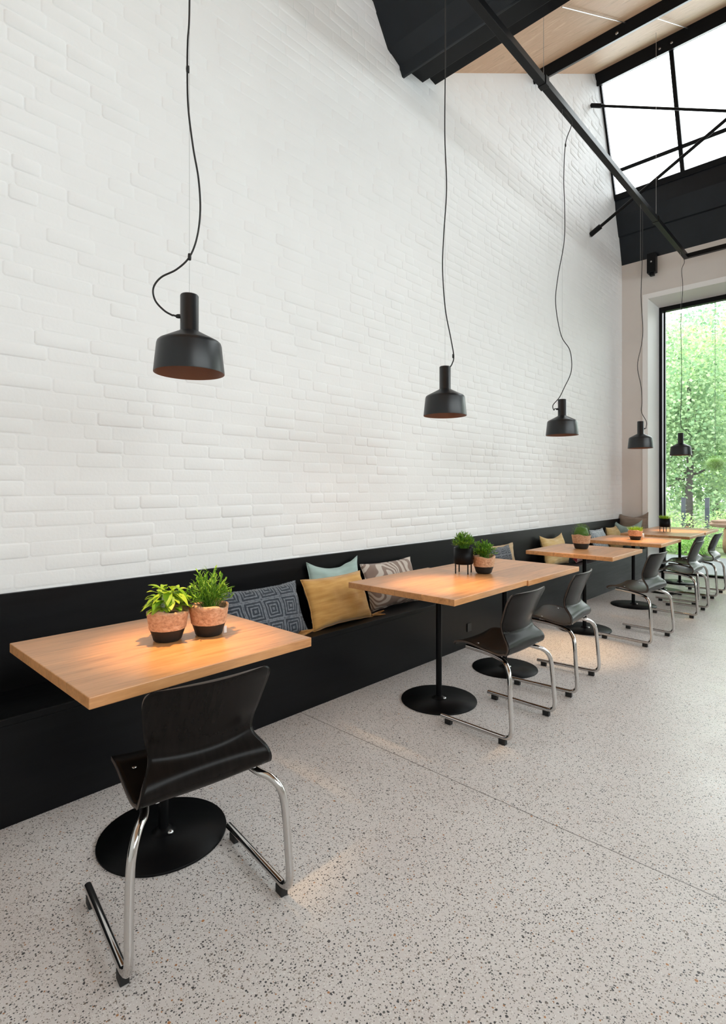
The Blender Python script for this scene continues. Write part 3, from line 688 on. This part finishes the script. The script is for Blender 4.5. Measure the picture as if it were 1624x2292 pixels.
# ---------------------------------------------------------------- cushions
def cushion(loc, w, h, th, mat, label, rz=0, lean=12, roll=0, seed=1, tassels=0, sag=0):
    """loc = middle of the bottom edge; rz=90deg faces +X; local X width, Z up, Y normal"""
    t = thing('cushion', label, 'cushion', loc, 0, None)
    n = 26; vs = []; fs = []; idx = {}
    def pt(i, j, side):
        u, v = -1+2*i/n, -1+2*j/n
        x = w/2*u*(1-.075*(1-abs(v)**2.2)); z = h/2*v*(1-.085*(1-abs(u)**2.2))
        k = ((1-abs(u)**3.2)*(1-abs(v)**3.2)); tt = th/2*max(0, k)**.55
        nn = noise.noise(Vector((x*7, z*7, seed*3.1+side)))*.016+noise.noise(Vector((x*17, z*17, seed*5.1+side)))*.006
        y = side*(tt+nn*min(1, k*3)); z -= sag*(1-u*u)*(v+1)/2*h
        cr = noise.noise(Vector((u*3, v*3, seed)))*.012
        return (x, y+cr*.6, z+h/2+cr*.4)
    for side in (1, -1):
        for i in range(n+1):
            for j in range(n+1):
                edge = i in (0, n) or j in (0, n)
                if side == -1 and edge: idx[(side, i, j)] = idx[(1, i, j)]; continue
                idx[(side, i, j)] = len(vs); vs.append(pt(i, j, side))
        for i in range(n):
            for j in range(n):
                q = (idx[(side, i, j)], idx[(side, i+1, j)], idx[(side, i+1, j+1)], idx[(side, i, j+1)])
                fs.append(q if side == -1 else q[::-1])
    zmin = min(v[2] for v in vs)
    M_ = Matrix.Rotation(rz, 4, 'Z') @ Matrix.Rotation(R(-lean), 4, 'X') @ Matrix.Rotation(R(roll), 4, 'Y')
    mb = MB(); mb.add(vs, fs, 0, True); o = mb.build('cover', M[mat], t); o.matrix_local = M_
    low = min((M_ @ Vector(v)).z for v in vs); t.location.z -= low
    mb = MB(); per = [idx[(1, i, 0)] for i in range(n)]+[idx[(1, n, j)] for j in range(n)]+[idx[(1, i, n)] for i in range(n, 0, -1)]+[idx[(1, 0, j)] for j in range(n, 0, -1)]
    per.append(per[0]); mb.tube([vs[i] for i in per], .0028, 6, cap=False); mb.build('piping', M[mat], o)
    for (sx, sz) in ([(-1, -1), (1, -1)][:tassels]):
        mb = MB()
        for k in range(14):
            a = k*.45; mb.tube([(0, 0, 0), (sx*.05, .012*math.cos(a), -.002+.010*math.sin(a)), (sx*.115, .022*math.cos(a*2.1), -.004+.014*math.sin(a))], .004, 5)
        mb.tube([(0, 0, 0), (sx*.018, 0, -.001)], .009, 8); q = mb.build('tassel', M['tassel'], o); q.location = (sx*w*.49, 0, .012)
    return t
F = R(-90)       # local -Y turned towards the wall: the front of the cushion faces +X
S0 = SZ
cushion((-2.62, 1.96, S0), .60, .34, .13, 'navy', 'navy velvet cushion with maze pattern behind the nearest table', R(90), 24, 0, 1)
cushion((-2.60, 2.56, S0), .56, .34, .14, 'mustard', 'large mustard linen cushion with tassels at its lower corners', R(90), 22, 0, 2, tassels=2)
cushion((-2.775, 2.67, S0), .50, .41, .11, 'sage', 'sage green cushion upright behind the mustard one', R(90), 8, 0, 3, sag=.12)
cushion((-2.70, 3.23, S0), .60, .36, .12, 'swirl', 'beige and brown swirl-print cushion right of the mustard one', R(90), 18, 0, 4)
cushion((-2.66, 4.82, S0), .50, .34, .12, 'navy', 'dark navy cushion mostly hidden by the plants on the joined tables', R(90), 14, 0, 5)
cushion((-2.79, 5.08, S0), .50, .33, .10, 'tan', 'tan cushion peeking out behind the dark navy one', R(90), 8, 0, 6)
cushion((-2.72, 6.22, S0), .60, .37, .14, 'yellow', 'pale yellow cushion behind the table with the round-bushed plant', R(90), 14, 0, 7, sag=.1)
cushion((-2.63, 6.75, S0), .46, .26, .12, 'red', 'wine red patterned cushion lying low under the single table', R(90), 40, 0, 8)
cushion((-2.70, 7.62, S0), .50, .36, .12, 'bluepale', 'pale blue patterned cushion behind the round dark bush', R(90), 16, 0, 9)
cushion((-2.70, 8.17, S0), .42, .36, .14, 'yellow', 'small yellow cushion between the pale blue and the sage green cushion', R(90), 14, 0, 10)
cushion((-2.70, 8.50, S0), .42, .46, .16, 'sage', 'sage green cushion in the far corner with drooping top', 0, 14, 0, 11, sag=.22)
cushion((-2.72, 8.72, S0), .40, .47, .12, 'brownc', 'taupe cushion tucked behind the sage one in the corner', 0, 8, 6, 12)
cushion((-2.66, 8.84, S0), .42, .52, .10, 'brownc', 'taupe linen cushion leaning on the far wall pier', 0, 4, -4, 13, sag=.1)

# ---------------------------------------------------------------- outside
mb = MB(); mb.box((-9, FY+.62, -.12), (12, 12.3, -.01)); struct(mb.build('floor_terrace', M['paving']))
mb = MB(); mb.box((-30, 12.3, -.2), (30, 60, -.015)); mb.box((-30, FY+.62, -.2), (-9, 12.3, -.015)); struct(mb.build('ground_garden', M['earth']))
def plantbed(loc, seed, rr, hh, mat, label, name, cat='plant', n=700, flowers=None):
    r = random.Random(seed); mb = MB()
    for i in range(n):
        d = rdir(r, 0, 1); k = r.random()**.4; p = Vector((d.x*rr*k, d.y*rr*k, d.z*hh*k)); leaf(mb, p, d+rdir(r, -.5, 1)*.9, r.uniform(.06, .13), r.uniform(.012, .03), .5, 2, .2)
    t = thing(name, label, cat, loc); mb.build('foliage', M[mat], t)
    if flowers:
        for fm, cnt in flowers:
            for i in range(cnt):
                d = rdir(r, .2, 1); mb = MB(); c = Vector((d.x*rr, d.y*rr, d.z*hh+.05))
                for q in range(6):
                    a = q*1.047; leaf(mb, c, Vector((math.cos(a), math.sin(a), .3)), .045, .018, .2, 2, .2)
                mb.build('flower', M[fm], t)
    return t
plantbed((-3.55, 12.75, 0), 1, .42, .50, 'grassl', 'leafy green perennial clump just outside the window, left', 'garden_shrub')
plantbed((-2.75, 12.75, 0), 2, .36, .46, 'grassl', 'leafy green perennial clump just outside, next to the stone bench', 'garden_shrub')
plantbed((-4.25, 13.75, 0), 3, .5, .6, 'grassl', 'leafy perennial clump at the left window edge, one row back', 'garden_shrub')
plantbed((-3.15, 13.8, 0), 4, .5, .78, 'treeleaf3', 'bright flower clump with orange and white blooms', 'flower_clump', 'plant', 700, [('orange', 5), ('whitep', 6)])
plantbed((-2.55, 14.75, 0), 5, .5, .85, 'treeleaf3', 'bright yellow-green shrub with white flowers behind the stone bench', 'flower_clump', 'plant', 700, [('whitep', 6)])
plantbed((-1.45, 14.5, 0), 6, .5, .8, 'grassl', 'green shrub behind the stone bench at the frame edge', 'garden_shrub')
plantbed((-4.2, 15.1, 0), 7, .75, .95, 'treeleaf3', 'wide yellow-green shrub in front of the fence', 'garden_shrub', 'plant', 1200)
# climbing leaves close to the left jamb outside
r = random.Random(5); mb = MB()
for i in range(1500):
    p = Vector((r.uniform(-.12, .10), r.uniform(-.1, .1), r.uniform(0, 4.4))); leaf(mb, p, rdir(r, -.6, .6), r.uniform(.05, .09), r.uniform(.015, .03), .4, 2, .2)
mb.tube([(0, 0, 0), (.02, 0, 2), (0, 0, 4.2)], .012, 6)
t = thing('climbing_plant', 'narrow column of climbing leaves outside the left window jamb', 'plant', (-2.86, 10.2, 0)); mb.build('foliage', M['treeleaf3'], t)
# stone bench
t = thing('stone_bench', 'rough sandstone slab bench on boulders out in the garden', 'bench', (-2.3, 13.0, 0))
def rock(sx, sy, sz, seed):
    bm = bmesh.new(); bmesh.ops.create_icosphere(bm, subdivisions=4, radius=1)
    for v in bm.verts:
        c = v.co; m_ = max(abs(c.x), abs(c.y), abs(c.z)); q = c.lerp(c/m_, .7); q = q*(1+.10*noise.noise(q*2+Vector((seed, 0, 0)))+.04*noise.noise(q*6+Vector((seed, 3, 0))))
        v.co = Vector((q.x*sx, q.y*sy, q.z*sz))
    me = bpy.data.meshes.new('rock'); bm.to_mesh(me); bm.free()
    for p in me.polygons: p.use_smooth = True
    return me
o = link('stone_slab', rock(1.0, .35, .085, 4), M['slab'], t); o.location = (.78, .30, .605)
for x, s in ((.28, 7), (1.4, 9)):
    o = link('stone_support', rock(.26, .30, .28, s), M['stone'], t); o.location = (x, .30, .262)
# fence posts
for i in range(7):
    x = -4.17+.532*i
    t = thing('fence_post', ['dark square fence post, leftmost through the window', 'dark square fence post, second from left through the window', 'dark square fence post above the stone bench end', 'dark square fence post at the photo right edge'][min(i, 3)], 'post', (x, 16.0, 0), 0, 'dark fence posts in the garden')
    mb = MB(); mb.box((-.045, -.045, 0), (.045, .045, 1.07)); mb.build('post_shaft', M['post'], t, .005)
    mb = MB(); mb.box((-.052, -.052, 1.07), (.052, .052, 1.09)); mb.build('post_cap', M['post'], t, .003)
# hanging basket
t = thing('hanging_plant', 'round green hanging plant ball outside the window', 'plant', (-2.02, 11.0, 1.78))
mb = MB(); r = random.Random(31)
for i in range(900):
    d = rdir(r, -1, 1); k = r.uniform(.8, 1.05); leaf(mb, Vector((d.x*.17*k, d.y*.17*k, d.z*.115*k)), d+rdir(r, -1, 1)*.7, .035, .011, .3, 1, .2)
mb.build('foliage', M['thyme'], t); mb = MB(); mb.lathe([(.0001, -.10), (.10, -.06), (.14, 0), (.10, .07), (.0001, .09)], 24, cap=False); mb.build('moss_ball', M['thyme'], t)
mb = MB(); mb.tube([(0, 0, .05), (0, 0, 3.2)], .003, 5); mb.build('hanging_wire', M['cord'], t)
for i in range(1):
    t = thing('pergola_beam', 'white timber beam outside above the window that carries the hanging plant', 'beam', (0, 11, 4.98)); mb = MB(); mb.box((-4.5, -.06, 0), (5, .06, .14)); mb.build('beam_timber', M['white'], t, .004)
    for x in (-4.4, 4.9): mb = MB(); mb.box((x-.06, -.06, -4.99), (x+.06, .06, 0)); mb.build('beam_post', M['white'], t, .004)
# trees
def crown_mesh(seed, n=22000, ncl=110, size=(.06, .11)):
    r = random.Random(seed); mb = MB(); cl = []
    for i in range(ncl):
        d = rdir(r, -1, 1); k = r.random()**.45; cl.append((Vector((d.x*k, d.y*k, d.z*k)), r.uniform(.16, .34)))
    per = n//ncl
    for c, s in cl:
        for i in range(per):
            d = rdir(r, -1, 1); p = c+d*s*r.random()**.5; p = Vector((p.x*1.9, p.y*1.9, p.z*2.6))
            a = rdir(r, -.8, .6); b = a.cross(rdir(r, -1, 1)).normalized(); L_ = r.uniform(*size); w = L_*.42
            mb.add([p, p+a*L_*.5+b*w, p+a*L_, p+a*L_*.5-b*w], [(0, 1, 2, 3)])
    return mb.mesh('crown'), cl
crowns = [crown_mesh(s) for s in (41, 42, 43)]
def tree(loc, ci, s, h, mat, label, trunk=.13):
    me, cl = crowns[ci]; t = thing('garden_tree', label, 'tree', loc, rnd.random()*6.28, 'trees beyond the window')
    me2 = me.copy(); me2.materials.clear(); o = link('crown', me2, M[mat], t); o.location = (0, 0, h); o.scale = (s, s, s)
    mb = MB(); mb.tube(spline([(0, 0, -.05), (.05, .03, h*.35), (-.06, .02, h*.8), (.02, 0, h+s*1.2)], 6), [trunk*(1-.7*i/18) for i in range(19)], 10)
    mb.build('trunk', M['bark'], t)
    for c, q in cl[:9]:
        e = Vector((c.x*1.9*s, c.y*1.9*s, h+c.z*2.6*s)); b0 = Vector((0, 0, h*.55)); mb = MB(); mb.tube(spline([b0, (b0+e)/2+Vector((0, 0, -.15)), e], 4), [.045*(1-.09*i) for i in range(9)], 6); mb.build('branch', M['bark'], t)
TR = [(-4.0, 18.2, 0, 1.2, 3.1, 'treeleaf', 'mid green leafy tree in the middle of the window', .14), (-4.6, 25.4, 1, 1.6, 4.0, 'treeleaf3', 'pale yellow-green tree directly behind the nearest one', .16),
      (-5.6, 35.4, 2, 2.2, 6.2, 'treeleaf2', 'tall bluish green tree in the far background of the window', .22), (2.4, 19.0, 1, 1.25, 4.0, 'treeleaf', 'green tree beyond the right part of the window', .2),
      (9.4, 20, 2, 1.4, 4.0, 'treeleaf', 'green tree beyond the far right of the window', .2), (-10.2, 19, 1, 1.2, 3.6, 'treeleaf', 'green tree well left of the window view', .2)]
for x, y, ci, s, h, mt, lab, tk in TR: tree((x, y, 0), ci, s, h, mt, lab, tk)
